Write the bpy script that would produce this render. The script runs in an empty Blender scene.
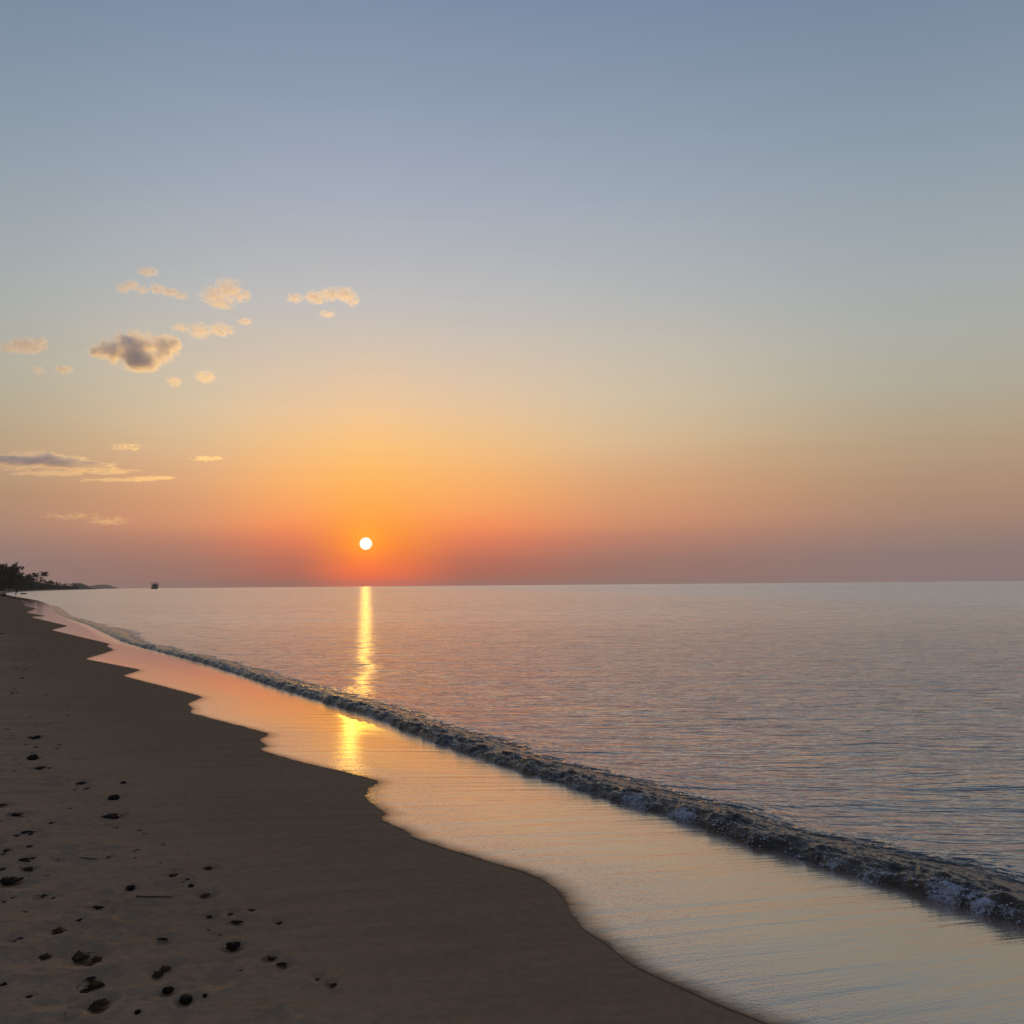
import bpy, bmesh, math, random
import numpy as np
from mathutils import Vector, Matrix
random.seed(7)
RNG = np.random.default_rng(11)
R = math.radians
scene = bpy.context.scene
C = scene.collection

# ------------------------------------------------------------------ camera
F = 983.0                                   # focal length in pixels (1024 px wide frame)
H = 1.90                                    # eye height above the sea
PITCH = math.atan((585.0 - 512) / F)
ROLL = 0.0083
fw = Vector((0, math.cos(PITCH), math.sin(PITCH)))
r0 = Vector((1, 0, 0)); u0 = Vector((0, -math.sin(PITCH), math.cos(PITCH)))
rt = r0 * math.cos(ROLL) - u0 * math.sin(ROLL)
up = r0 * math.sin(ROLL) + u0 * math.cos(ROLL)
EYE = Vector((0, 0, H))
cd = bpy.data.cameras.new('camera'); cam = bpy.data.objects.new('camera', cd); C.objects.link(cam)
cd.sensor_width = 36; cd.lens = 36 * F / 1024; cd.clip_start = 0.05; cd.clip_end = 60000
M = Matrix((rt, up, -fw)).transposed().to_4x4(); M.translation = EYE
cam.matrix_world = M
scene.camera = cam

def ray(px, py):
    d = fw + rt * ((px - 512) / F) + up * ((512 - py) / F)
    return d.normalized()
def on_z(px, py, z=0.0):
    d = ray(px, py); t = (z - H) / d.z
    return EYE + d * t
def at_depth(px, py, Y):
    d = ray(px, py); return EYE + d * (Y / d.y)

SUN = ray(365.8, 543.6)
SUN_EL = math.asin(SUN.z); SUN_AZ = math.atan2(SUN.x, SUN.y)

# ------------------------------------------------------------------ noise (numpy)
PERM = np.random.default_rng(3).permutation(512).astype(np.int64)
PERM = np.concatenate([PERM, PERM, PERM])
GA = np.random.default_rng(5).uniform(0, 2 * np.pi, 512)
GX, GY = np.cos(GA), np.sin(GA)
def perlin(x, y):
    xi = np.floor(x).astype(np.int64); yi = np.floor(y).astype(np.int64)
    xf = x - xi; yf = y - yi
    xi &= 511; yi &= 511
    def g(ix, iy, dx, dy):
        h = PERM[PERM[ix & 511] + (iy & 511)]
        return GX[h] * dx + GY[h] * dy
    u = xf * xf * xf * (xf * (xf * 6 - 15) + 10); v = yf * yf * yf * (yf * (yf * 6 - 15) + 10)
    a = g(xi, yi, xf, yf); b = g(xi + 1, yi, xf - 1, yf)
    c = g(xi, yi + 1, xf, yf - 1); d = g(xi + 1, yi + 1, xf - 1, yf - 1)
    return (a + u * (b - a)) * (1 - v) + (c + u * (d - c)) * v
def fbm(x, y, o=4, gain=0.5):
    s = 0; a = 1.0
    for k in range(o):
        s = s + a * perlin(x + 17.3 * k, y + 9.1 * k); x = x * 2.03; y = y * 2.03; a *= gain
    return s
def sstep(a, b, x):
    t = np.clip((x - a) / (b - a), 0, 1); return t * t * (3 - 2 * t)

# ------------------------------------------------------------------ shoreline
Wpx = [(1024,931),(986,918),(925,900),(858,881),(807,866),(746,845),(679,822),(628,807),(566,789),(520,774),
       (475,759),(437,745),(400,729),(381,720),(347,710),(306,698),(269,686),(205,664),(164,654),(124,644),(105,634),(88,625),(61,617)]
Wp = [on_z(*p) for p in Wpx]
Wy = [p.y for p in Wp]; Wx = [p.x for p in Wp]
s0 = (Wx[2] - Wx[0]) / (Wy[2] - Wy[0])
Wy = [-400, -20] + Wy + [150, 231, 350, 600, 1000, 2000, 3200, 9000]
Wx = [Wx[0] + s0 * (-400 - Wp[0].y) * 0.8, Wx[0] + s0 * (-20 - Wp[0].y)] + Wx + [-71, -116, -181, -308, -480, -857, -1335, -3700]
Wy = np.array(Wy); Wx = np.array(Wx)
def smooth_curve(ys, xs, sig):
    """dense resample of x(y), smoothed in log-depth"""
    q = np.linspace(math.log(1.0), math.log(9000), 6000)
    x = np.interp(np.exp(q), ys, xs)
    n = int(sig * 4); k = np.exp(-0.5 * (np.arange(-n, n + 1) / sig) ** 2); k /= k.sum()
    ratio = x / np.exp(q)
    rp = np.concatenate([np.full(n, ratio[0]), ratio, np.full(n, ratio[-1])])
    return q, np.convolve(rp, k, 'valid')
_q1, _r1 = smooth_curve(Wy, Wx, 14)      # wave line
_q2, _r2 = smooth_curve(Wy, Wx, 160)     # beach contour (smoother)
def Wline(y):
    y = np.asarray(y, float); yy = np.clip(y, 2.5, 9000)
    v = np.interp(np.log(yy), _q1, _r1) * yy
    return np.where(y < 2.5, (np.interp(math.log(2.5), _q1, _r1) * 2.5) + s0 * (y - 2.5), v)
def Wbase(y):
    y = np.asarray(y, float); yy = np.clip(y, 2.5, 9000)
    v = np.interp(np.log(yy), _q2, _r2) * yy
    return np.where(y < 2.5, (np.interp(math.log(2.5), _q2, _r2) * 2.5) + s0 * (y - 2.5), v)
def shore_s(x, y):
    """distance landward of the wave foot (negative seaward)"""
    d = 0.05 + 0.01 * np.abs(y)
    sl = (Wbase(y + d) - Wbase(y - d)) / (2 * d)
    return (Wbase(y) - x) / np.sqrt(1 + sl * sl)
SLOPE = 0.095
def beach(x, y):
    s = shore_s(x, y)
    zm = 1.15
    land = zm * (1 - np.exp(-np.maximum(s, 0) * SLOPE / zm))
    land = land + 3.2 * sstep(12, 60, s) * sstep(180, 600, np.hypot(x, y))
    sea = np.maximum(-1.6, np.minimum(s, 0) * 0.09)
    return np.where(s > 0, land, sea)

def hit_beach(px, py, off=0.0):
    d = ray(px, py)
    t0, t1 = 0.5, 0.5
    while t1 < 8000:
        p = EYE + d * t1
        if p.z < float(beach(p.x, p.y)) + off: break
        t0 = t1; t1 *= 1.03
    for _ in range(40):
        t = (t0 + t1) / 2; p = EYE + d * t
        if p.z < float(beach(p.x, p.y)) + off: t1 = t
        else: t0 = t
    return EYE + d * t1

Epx = [(905,1080),(830,1052),(766,1024),(715,1004),(669,983),(628,964),(610,947),(582,929),(571,917),(566,902),(554,887),(531,875),
       (513,869),(470,857),(440,847),(409,837),(402,829),(378,820),(386,814),(375,807),(364,798),(369,787),(381,782),(356,775),
       (325,768),(294,761),(275,755),(257,750),(267,746),(258,740),(270,734),(231,724),(189,713),(192,708),(187,704),(203,697),
       (176,690),(122,676),(141,670),(84,659),(102,654),(114,650),(106,646),(110,644),(51,630),(68,626),(30,617),(46,616),(26,612.5),
       (36,608.5),(24,605.5),(25,603.4),(21,602.2),(25,601.2),(12,598.3),(5.4,596.6)]
Ep = [hit_beach(*p) for p in Epx]
Ey = [p.y for p in Ep]; Ex = [p.x for p in Ep]
for i in range(1, len(Ey)): Ey[i] = max(Ey[i], Ey[i-1] + 0.004)
Ey = np.array([-30] + Ey + [231, 350]); Ex = np.array([Ex[0] - s0 * (Ey[1] - (-30)) * 1.0] + Ex + [-122, -190])
Ey[0] = -30

# ------------------------------------------------------------------ helpers
def tag(o, label=None, cat=None, group=None, kind=None):
    if label: o['label'] = label
    if cat: o['category'] = cat
    if group: o['group'] = group
    if kind: o['kind'] = kind
    return o
def mesh_np(name, verts, faces, mat=None, smooth=True, attrs=None, parent=None):
    me = bpy.data.meshes.new(name)
    verts = np.asarray(verts, np.float32); faces = np.asarray(faces, np.int32)
    nf, k = faces.shape
    me.vertices.add(len(verts)); me.vertices.foreach_set('co', verts.ravel())
    me.loops.add(nf * k); me.loops.foreach_set('vertex_index', faces.ravel())
    me.polygons.add(nf); me.polygons.foreach_set('loop_start', np.arange(0, nf * k, k, dtype=np.int32))
    try: me.polygons.foreach_set('loop_total', np.full(nf, k, np.int32))
    except Exception: pass
    me.update(calc_edges=True); me.validate()
    if smooth: me.polygons.foreach_set('use_smooth', np.ones(len(me.polygons), bool))
    for an, av in (attrs or {}).items():
        a = me.attributes.new(an, 'FLOAT', 'POINT'); a.data.foreach_set('value', np.asarray(av, np.float32).ravel())
    if mat: me.materials.append(mat)
    o = bpy.data.objects.new(name, me); C.objects.link(o)
    if parent: o.parent = parent
    return o
def grid_faces(nr, nc, wrap=False):
    i = np.arange(nr - 1)[:, None]; j = np.arange(nc if wrap else nc - 1)[None, :]
    j2 = (j + 1) % nc
    a = i * nc + j; b = i * nc + j2; c = (i + 1) * nc + j2; d = (i + 1) * nc + j
    return np.stack([a + 0 * j, b, c, d], -1).reshape(-1, 4)
def bm_obj(name, bm, mat, parent=None, smooth=True):
    me = bpy.data.meshes.new(name); bm.to_mesh(me); bm.free()
    for p in me.polygons: p.use_smooth = smooth
    if mat: me.materials.append(mat)
    o = bpy.data.objects.new(name, me); C.objects.link(o)
    if parent: o.parent = parent
    return o
def empty(name, loc, rz=0):
    o = bpy.data.objects.new(name, None); C.objects.link(o); o.location = loc; o.rotation_euler = (0, 0, rz)
    o.empty_display_size = 0.2
    return o
def copy_tree(o, parent=None):
    c = o.copy(); C.objects.link(c)
    if parent: c.parent = parent
    for ch in list(o.children): copy_tree(ch, c)
    return c

# ------------------------------------------------------------------ node helpers
def lin(c):
    return tuple(((v / 255) / 12.92 if v / 255 <= 0.04045 else ((v / 255 + 0.055) / 1.055) ** 2.4) for v in c)
class NT:
    def __init__(s, tree): s.t = tree; s.n = tree.nodes; s.l = tree.links
    def new(s, typ, **kw):
        n = s.n.new(typ)
        for k, v in kw.items(): setattr(n, k, v)
        return n
    def put(s, sock, v):
        if hasattr(v, 'is_output'): s.l.new(v, sock)
        elif v is not None: sock.default_value = v
    def math(s, op, a, b=None, c=None, clamp=False):
        n = s.new('ShaderNodeMath', operation=op, use_clamp=clamp)
        for i, v in enumerate((a, b, c)):
            if v is not None: s.put(n.inputs[i], v)
        return n.outputs[0]
    def vmath(s, op, a, b=None, scale=None):
        n = s.new('ShaderNodeVectorMath', operation=op)
        s.put(n.inputs[0], a)
        if b is not None: s.put(n.inputs[1], b)
        if scale is not None: s.put(n.inputs['Scale'], scale)
        return n.outputs['Value'] if op in ('DOT_PRODUCT', 'LENGTH', 'DISTANCE') else n.outputs[0]
    def rng(s, v, a, b, c=0.0, d=1.0, mode='SMOOTHSTEP'):
        n = s.new('ShaderNodeMapRange', interpolation_type=mode)
        for i, x in enumerate((v, a, b, c, d)): s.put(n.inputs[i], x)
        return n.outputs[0]
    def mix(s, f, a, b, blend='MIX', clampf=True):
        n = s.new('ShaderNodeMix', data_type='RGBA', blend_type=blend, clamp_factor=clampf)
        s.put(n.inputs[0], f)
        for sock, v in ((n.inputs[6], a), (n.inputs[7], b)):
            s.put(sock, (*v, 1) if isinstance(v, tuple) and len(v) == 3 else v)
        return n.outputs[2]
    def noise(s, vec, scale, detail=3, rough=0.5, dist=0.0, out=0):
        n = s.new('ShaderNodeTexNoise')
        s.put(n.inputs['Vector'], vec); n.inputs['Scale'].default_value = scale
        n.inputs['Detail'].default_value = detail; n.inputs['Roughness'].default_value = rough
        n.inputs['Distortion'].default_value = dist
        return n.outputs[out]
    def mapping(s, vec, scale=(1, 1, 1), rot=(0, 0, 0), loc=(0, 0, 0)):
        n = s.new('ShaderNodeMapping'); s.put(n.inputs['Vector'], vec)
        n.inputs['Scale'].default_value = scale; n.inputs['Rotation'].default_value = rot; n.inputs['Location'].default_value = loc
        return n.outputs[0]
    def ramp(s, f, stops):
        n = s.new('ShaderNodeValToRGB'); e = n.color_ramp.elements
        while len(e) > 1: e.remove(e[0])
        stops = sorted(stops)
        e[0].position = stops[0][0]; e[0].color = (*stops[0][1], 1)
        for p, c in stops[1:]:
            q = e.new(p); q.color = (*c, 1)
        s.put(n.inputs[0], f)
        return n.outputs[0]
    def bump(s, h, strength=1.0, dist=1.0, normal=None):
        n = s.new('ShaderNodeBump'); s.put(n.inputs['Strength'], strength); n.inputs['Distance'].default_value = dist
        s.put(n.inputs['Height'], h)
        if normal is not None: s.put(n.inputs['Normal'], normal)
        return n.outputs[0]
    def attr(s, name):
        return s.new('ShaderNodeAttribute', attribute_name=name).outputs['Fac']
    def pos(s): return s.new('ShaderNodeNewGeometry').outputs['Position']
def new_mat(name):
    m = bpy.data.materials.new(name); m.use_nodes = True
    t = NT(m.node_tree); b = m.node_tree.nodes['Principled BSDF']
    return m, t, b

# ------------------------------------------------------------------ world
world = bpy.data.worlds.new('World'); scene.world = world; world.use_nodes = True
wt = NT(world.node_tree); wn = world.node_tree.nodes
bg = wn['Background']
gen = wt.new('ShaderNodeTexCoord').outputs['Generated']
sep = wt.new('ShaderNodeSeparateXYZ'); wt.l.new(gen, sep.inputs[0])
el = wt.math('DIVIDE', wt.math('ARCSINE', sep.outputs[2]), math.pi / 2)       # 0..1
az = wt.math('ARCTAN2', sep.outputs[0], sep.outputs[1])
dz_ = wt.math('WRAP', wt.math('SUBTRACT', az, SUN_AZ), -math.pi, math.pi)
daz = wt.math('MAXIMUM', dz_, wt.math('MULTIPLY', dz_, -1.5))
# the sky thins out towards the right a little sooner than towards the left
def EL(y): return (PITCH + math.atan((512 - y) / F)) / (math.pi / 2)
HIGH = [(0.42, lin((104, 125, 160))), (0.6, lin((92, 112, 148))), (1.0, lin((84, 104, 140)))]
def skyramp(st): return wt.ramp(el, [(max(0.0, EL(y)), lin(c)) for y, c in st] + HIGH)
rA = skyramp([(585,(238,100,66)),(570,(250,114,62)),(558,(250,122,56)),(545,(248,135,46)),(530,(247,148,56)),(510,(246,160,76)),(480,(244,176,96)),(450,(241,187,119)),(420,(235,192,143)),(400,(227,194,157)),(350,(206,191,174)),(300,(187,186,186)),(200,(162,171,186)),(100,(141,155,176)),(0,(124,141,166))])
rB = skyramp([(585,(168,98,82)),(560,(186,106,88)),(540,(217,117,88)),(525,(240,137,88)),(510,(242,155,95)),(490,(242,168,102)),(470,(239,177,113)),(440,(232,187,133)),(400,(221,192,160)),(350,(203,190,176)),(300,(185,185,185)),(200,(161,170,185)),(100,(140,154,175)),(0,(123,140,165))])
rC = skyramp([(585,(152,110,100)),(560,(160,116,104)),(540,(182,124,105)),(522,(209,143,109)),(490,(215,159,118)),(470,(217,170,130)),(440,(214,184,147)),(400,(208,191,165)),(350,(196,187,174)),(300,(180,182,182)),(200,(157,168,182)),(100,(137,152,172)),(0,(120,138,164))])
rD = skyramp([(585,(144,119,116)),(560,(141,121,118)),(540,(154,127,116)),(530,(161,130,115)),(500,(172,140,116)),(470,(178,152,125)),(450,(179,158,131)),(400,(175,170,153)),(350,(170,172,165)),(300,(162,170,172)),(200,(144,157,170)),(100,(128,144,163)),(0,(113,133,158))])
rE = wt.ramp(el, [(0.0, lin((96, 92, 102))), (0.08, lin((110, 104, 110))), (0.2, lin((106, 110, 126))), (0.35, lin((100, 114, 140)))] + HIGH[1:])
sky = wt.mix(wt.rng(daz, 0.0, R(6.5)), rA, rB)
sky = wt.mix(wt.rng(daz, R(4.5), R(16)), sky, rC)
sky = wt.mix(wt.rng(daz, R(11), R(33)), sky, rD)
sky = wt.mix(wt.rng(daz, R(26), R(125)), sky, rE)
# faint uneven banding of the haze layers low in the sky
bandv = wt.mapping(gen, scale=(1.5, 1.5, 26))
bn = wt.noise(bandv, 1.6, 4, 0.55)
bandf = wt.math('MULTIPLY', wt.math('SUBTRACT', bn, 0.5), wt.rng(el, 0.0, 0.16, 0.16, 0.05))
sky = wt.vmath('SCALE', sky, scale=wt.math('ADD', 1.0, bandf))
nish = wt.new('ShaderNodeTexSky'); nish.sky_type = 'NISHITA'; nish.sun_disc = False
nish.sun_elevation = SUN_EL; nish.sun_rotation = SUN_AZ
try: nish.dust_density = 4.0
except Exception: pass
sky = wt.vmath('ADD', sky, wt.vmath('SCALE', nish.outputs[0], scale=0.004))
# the sun itself with its tight aureole
ang = wt.math('ARCCOSINE', wt.math('MINIMUM', wt.vmath('DOT_PRODUCT', gen, tuple(SUN)), 0.9999999))
disc = wt.rng(ang, 0.0066, 0.0053)
aur = wt.math('POWER', wt.math('SUBTRACT', 1.0, wt.math('MINIMUM', wt.math('DIVIDE', ang, 0.045), 1.0)), 3.0)
sky = wt.vmath('ADD', sky, wt.vmath('SCALE', (0.30, 0.13, 0.0), scale=aur))
sky = wt.mix(disc, sky, (1.6, 1.5, 1.15), clampf=True)
wt.l.new(sky, bg.inputs[0]); bg.inputs[1].default_value = 1.0
world.cycles.sampling_method = 'MANUAL'; world.cycles.sample_map_resolution = 2048

sl = bpy.data.lights.new('sun', 'SUN'); so = bpy.data.objects.new('sun', sl); C.objects.link(so)
SUN_E = 0.72
sl.energy = SUN_E; sl.color = (1.0, 0.53, 0.045); sl.angle = R(0.4)
so.rotation_euler = SUN.to_track_quat('Z', 'Y').to_euler(); so.location = (-20, 100, 60)

# ------------------------------------------------------------------ materials
def sand_nodes(t, b, wet=None):
    """sand: pale dry grains, damp smooth lower beach; wet = 0..1 mirror film"""
    p = t.pos()
    along = t.mapping(p, rot=(0, 0, R(-26)))
    streak = t.noise(t.mapping(along, scale=(0.7, 7.0, 1)), 1.0, 4, 0.6)
    blot = t.noise(p, 0.55, 4, 0.6)
    grain = t.noise(p, 420, 3, 0.75)
    mott = t.noise(p, 17, 6, 0.72)
    speck = t.noise(p, 42, 3, 0.7)
    dry = t.attr('dry')
    base = t.mix(dry, (0.268, 0.165, 0.086), (0.370, 0.245, 0.138))
    base = t.mix(t.rng(blot, 0.35, 0.7, 0, 0.35), base, t.mix(dry, (0.225, 0.138, 0.076), (0.27, 0.175, 0.10)))
    base = t.mix(t.rng(streak, 0.35, 0.7, 0, 0.6), base, t.mix(dry, (0.335, 0.205, 0.115), (0.44, 0.285, 0.172)))
    base = t.mix(t.math('MULTIPLY', t.rng(speck, 0.60, 0.74), t.math('MULTIPLY', dry, 0.8)), base, (0.045, 0.028, 0.018))
    base = t.mix(t.math('MULTIPLY', t.rng(t.noise(t.mapping(p, scale=(1, 1.7, 1)), 13, 5, 0.75), 0.63, 0.70), t.math('MULTIPLY', dry, 0.75)), base, (0.05, 0.031, 0.02))
    base = t.mix(t.rng(grain, 0.3, 0.7, 0, 0.35), base, (0.40, 0.262, 0.150))
    base = t.mix(t.rng(mott, 0.42, 0.62, 0, 0.45), base, t.vmath('SCALE', base, scale=0.72))
    return p, along, base, grain, speck, streak, dry
# beach
m_sand, t, b = new_mat('sand')
p, along, base, grain, speck, streak, dry = sand_nodes(t, b)
t.put(b.inputs['Base Color'], base)
t.put(b.inputs['Roughness'], t.rng(dry, 0, 1, 0.62, 0.9))
b.inputs['Specular IOR Level'].default_value = 0.0
hgt = t.math('ADD', t.math('MULTIPLY', t.noise(p, 55, 4, 0.65), t.math('ADD', 0.0028, t.math('MULTIPLY', dry, 0.007))),
             t.math('ADD', t.math('MULTIPLY', grain, 0.0006), t.math('MULTIPLY', streak, 0.006)))
hgt = t.math('ADD', hgt, t.math('MULTIPLY', t.noise(p, 9, 4, 0.6), t.math('MULTIPLY', dry, 0.02)))
t.put(b.inputs['Normal'], t.bump(hgt, 1.0, 1.0))
# swash film
m_film, t, b = new_mat('wet_sand_film')
p, along, base, grain, speck, streak, dry = sand_nodes(t, b)
edge = t.attr('edge')            # metres to the edge of the film
en = t.noise(p, 5, 3, 0.6)
wet = t.rng(t.math('ADD', edge, t.math('MULTIPLY', t.math('SUBTRACT', en, 0.5), 0.10)), 0.0, 0.22)
t.put(b.inputs['Base Color'], t.mix(wet, base, (0.26, 0.138, 0.084)))
b.inputs['IOR'].default_value = 1.5
t.put(b.inputs['Specular IOR Level'], t.math('MULTIPLY', wet, 0.6))
s2 = t.noise(t.mapping(along, scale=(0.35, 5.5, 1)), 1.0, 5, 0.6)
t.put(b.inputs['Roughness'], t.rng(s2, 0.3, 0.7, 0.03, 0.08, 'LINEAR'))
b.inputs['Coat IOR'].default_value = 2.1
t.put(b.inputs['Coat Weight'], wet)
turb = t.rng(t.math('ADD', t.attr('foot'), t.math('MULTIPLY', en, 0.3)), 0.3, 1.1, 0.22, 0.0)
t.put(b.inputs['Coat Roughness'], t.math('ADD', turb, t.rng(s2, 0.3, 0.7, 0.02, 0.05, 'LINEAR')))
pits = t.math('MULTIPLY', t.noise(p, 48, 2, 0.6), t.rng(edge, 0.08, 1.1, 0.0024, 0.0008))
rip = t.math('ADD', t.math('MULTIPLY', s2, 0.008), t.math('MULTIPLY', t.noise(t.mapping(along, scale=(1.2, 16, 1)), 1.0, 4, 0.6), 0.0014))
hh = t.math('ADD', pits, rip)
nb = t.bump(hh, t.rng(t.vmath('LENGTH', p), 6, 24, 1.0, 0.12), 1.0)
t.put(b.inputs['Normal'], nb); t.put(b.inputs['Coat Normal'], nb)

# sea
def water_mat(name, body, rough_in=None, wave=False):
    m, t, b = new_mat(name)
    p = t.pos()
    dist = t.vmath('LENGTH', p)
    b.inputs['IOR'].default_value = 1.42
    b.inputs['Specular IOR Level'].default_value = 0.5
    return m, t, b, p, dist
def water_surface(t, nrm, rough):
    """rippled water: facets tilt along the swell far more than across it, so the gloss is anisotropic"""
    fr = t.new('ShaderNodeFresnel'); fr.inputs['IOR'].default_value = 1.40; t.l.new(nrm, fr.inputs['Normal'])
    k = t.math('SUBTRACT', 1.0, t.math('POWER', t.math('SUBTRACT', 1.0, fr.outputs[0]), 2.4))
    df = t.new('ShaderNodeBsdfDiffuse'); df.inputs['Color'].default_value = (0.066, 0.076, 0.066, 1)
    gl = t.new('ShaderNodeBsdfAnisotropic'); gl.distribution = 'MULTI_GGX'; gl.inputs['Color'].default_value = (0.97, 0.97, 0.97, 1)
    t.put(gl.inputs['Roughness'], rough); gl.inputs['Anisotropy'].default_value = 0.55; t.l.new(nrm, gl.inputs['Normal'])
    tn = t.new('ShaderNodeCombineXYZ'); tn.inputs[0].default_value = 0.995; tn.inputs[1].default_value = 0.10
    t.l.new(tn.outputs[0], gl.inputs['Tangent'])
    mx = t.new('ShaderNodeMixShader'); t.l.new(k, mx.inputs[0]); t.l.new(df.outputs[0], mx.inputs[1]); t.l.new(gl.outputs[0], mx.inputs[2])
    return mx.outputs[0]
def sea_height(t, p, dist):
    crest = t.mapping(p, rot=(0, 0, R(4)))
    n1 = t.noise(t.mapping(crest, scale=(0.62, 2.6, 1)), 3.2, 3, 0.6, 0.4)
    n2 = t.noise(t.mapping(crest, scale=(0.5, 2.8, 1), loc=(3, 1, 0)), 0.8, 3, 0.6, 0.3)
    n3 = t.noise(t.mapping(crest, scale=(1.3, 5.5, 1), loc=(7, 2, 0)), 0.10, 3, 0.6)
    n4 = t.noise(t.mapping(crest, scale=(1.0, 8.0, 1), loc=(7, 2, 0)), 0.020, 3, 0.6)
    h = t.math('MULTIPLY', n1, t.rng(dist, 5, 70, 0.044, 0.014))
    h = t.math('ADD', h, t.math('MULTIPLY', n2, t.rng(dist, 5, 150, 0.105, 0.08)))
    h = t.math('ADD', h, t.math('MULTIPLY', n3, t.rng(dist, 10, 100, 0.10, 0.34)))
    h = t.math('ADD', h, t.math('MULTIPLY', n4, t.rng(dist, 60, 400, 0.0, 0.9)))
    return h
m_sea, t, b, p, dist = water_mat('sea_water', None)
b.inputs['Base Color'].default_value = (0.066, 0.076, 0.066, 1)
sx = t.new('ShaderNodeSeparateXYZ'); t.l.new(p, sx.inputs[0])
# ruffled water offshore (the grey-blue band): starts nearer on the right
lim = t.math('ADD', t.math('MULTIPLY', sx.outputs[1], 0.55), t.math('MULTIPLY', sx.outputs[0], 3.6))
limn = t.math('ADD', lim, t.math('MULTIPLY', t.math('SUBTRACT', t.noise(t.mapping(p, scale=(0.004, 0.012, 1)), 1.0, 3), 0.5), 60))
ruff = t.rng(limn, 120, 250)
gust = t.noise(t.mapping(p, scale=(0.006, 0.035, 1)), 1.0, 5, 0.65)
srough = t.math('ADD', t.rng(dist, 6, 70, 0.07, 0.115), t.math('MULTIPLY', ruff, t.rng(gust, 0.35, 0.65, 0.0, 0.07, 'LINEAR')))
streaks = t.noise(t.mapping(p, scale=(0.010, 0.085, 1), loc=(5, 3, 0)), 1.0, 6, 0.7)
srough = t.math('MAXIMUM', 0.035, t.math('ADD', srough, t.math('MULTIPLY', t.math('SUBTRACT', streaks, 0.47), t.rng(dist, 15, 60, 0.0, 0.18))))
h = sea_height(t, p, dist)
snb = t.bump(h, 1.0, 1.0)
sea_sh = water_surface(t, snb, srough)
t.l.new(sea_sh, m_sea.node_tree.nodes['Material Output'].inputs['Surface'])
# wave
m_wave, t, b, p, dist = water_mat('wave_water', None)
foam = t.attr('foam')
lace = t.noise(p, 26, 5, 0.7, 0.6)
ff = t.rng(t.math('ADD', lace, t.math('MULTIPLY', t.math('SUBTRACT', foam, 0.5), 0.5)), 0.58, 0.76)
silt = t.noise(p, 2.4, 3, 0.6)
body = t.mix(t.rng(silt, 0.35, 0.65), (0.050, 0.034, 0.018), (0.125, 0.085, 0.045))
t.put(b.inputs['Base Color'], t.mix(ff, body, (0.45, 0.47, 0.50)))
t.put(b.inputs['Roughness'], t.rng(ff, 0, 1, 0.10, 0.6))
hw = t.math('ADD', t.math('MULTIPLY', t.noise(p, 20, 4, 0.65, 0.5), 0.020), t.math('MULTIPLY', t.noise(p, 70, 3, 0.6), 0.004))
back = t.attr('back')
hw = t.math('ADD', t.math('MULTIPLY', hw, t.math('MULTIPLY', t.attr('rough'), t.math('SUBTRACT', 1.0, t.math('MULTIPLY', back, 0.85)))), t.math('MULTIPLY', sea_height(t, p, dist), back))
nbw = t.bump(hw, 1.0, 1.0)
t.put(b.inputs['Normal'], nbw)
wr = t.rng(dist, 6, 70, 0.07, 0.115)
t.put(b.inputs['Roughness'], t.math('MAXIMUM', wr, t.rng(ff, 0, 1, 0.06, 0.6)))
t.put(b.inputs['Base Color'], t.mix(ff, t.mix(back, body, (0.066, 0.076, 0.066)), (0.50, 0.50, 0.51)))
ms = t.new('ShaderNodeMixShader'); t.l.new(back, ms.inputs[0]); t.l.new(b.outputs[0], ms.inputs[1])
t.l.new(water_surface(t, nbw, wr), ms.inputs[2])
t.l.new(ms.outputs[0], m_wave.node_tree.nodes['Material Output'].inputs['Surface'])
# foam bubbles
m_foam, t, b = new_mat('sea_foam')
b.inputs['Base Color'].default_value = (0.50, 0.505, 0.52, 1); b.inputs['Roughness'].default_value = 0.45
t.put(b.inputs['Normal'], t.bump(t.noise(t.pos(), 220, 3, 0.6), 0.6, 0.004))

def simple_mat(name, c1, c2, scale, rough=0.8, bump=0.0, det=4, spec=0.3):
    m, t, b = new_mat(name)
    oc = t.new('ShaderNodeTexCoord').outputs['Object']
    n = t.noise(oc, scale, det, 0.6)
    t.put(b.inputs['Base Color'], t.mix(t.rng(n, 0.3, 0.7), c1, c2))
    b.inputs['Roughness'].default_value = rough; b.inputs['Specular IOR Level'].default_value = spec
    if bump: t.put(b.inputs['Normal'], t.bump(n, 1.0, bump))
    return m
m_leaf = simple_mat('tree_leaves', (0.018, 0.026, 0.013), (0.04, 0.048, 0.022), 0.4, 0.7)
m_frond = simple_mat('palm_leaves', (0.035, 0.048, 0.022), (0.06, 0.07, 0.03), 0.4, 0.6)
m_bark = simple_mat('tree_bark', (0.08, 0.06, 0.045), (0.14, 0.11, 0.08), 1.5, 0.9)
m_hill = simple_mat('hill_vegetation', (0.035, 0.045, 0.025), (0.07, 0.075, 0.045), 0.03, 0.95, det=8)
m_rock = simple_mat('dark_stone', (0.014, 0.010, 0.008), (0.032, 0.024, 0.019), 30, 0.9, 0.004, spec=0.06)
m_weed = simple_mat('dead_seaweed', (0.014, 0.009, 0.006), (0.042, 0.025, 0.016), 24, 0.85, 0.004, spec=0.08)
m_rust = simple_mat('brown_wrack', (0.012, 0.007, 0.005), (0.036, 0.020, 0.012), 24, 0.9, 0.004, spec=0.05)
m_twig = simple_mat('driftwood', (0.06, 0.05, 0.04), (0.13, 0.11, 0.085), 40, 0.8, 0.002)
m_hull = simple_mat('ship_paint', (0.03, 0.028, 0.03), (0.06, 0.05, 0.05), 0.6, 0.6)
m_cabin = simple_mat('cabin_paint', (0.10, 0.09, 0.09), (0.16, 0.14, 0.13), 0.6, 0.6)
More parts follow.
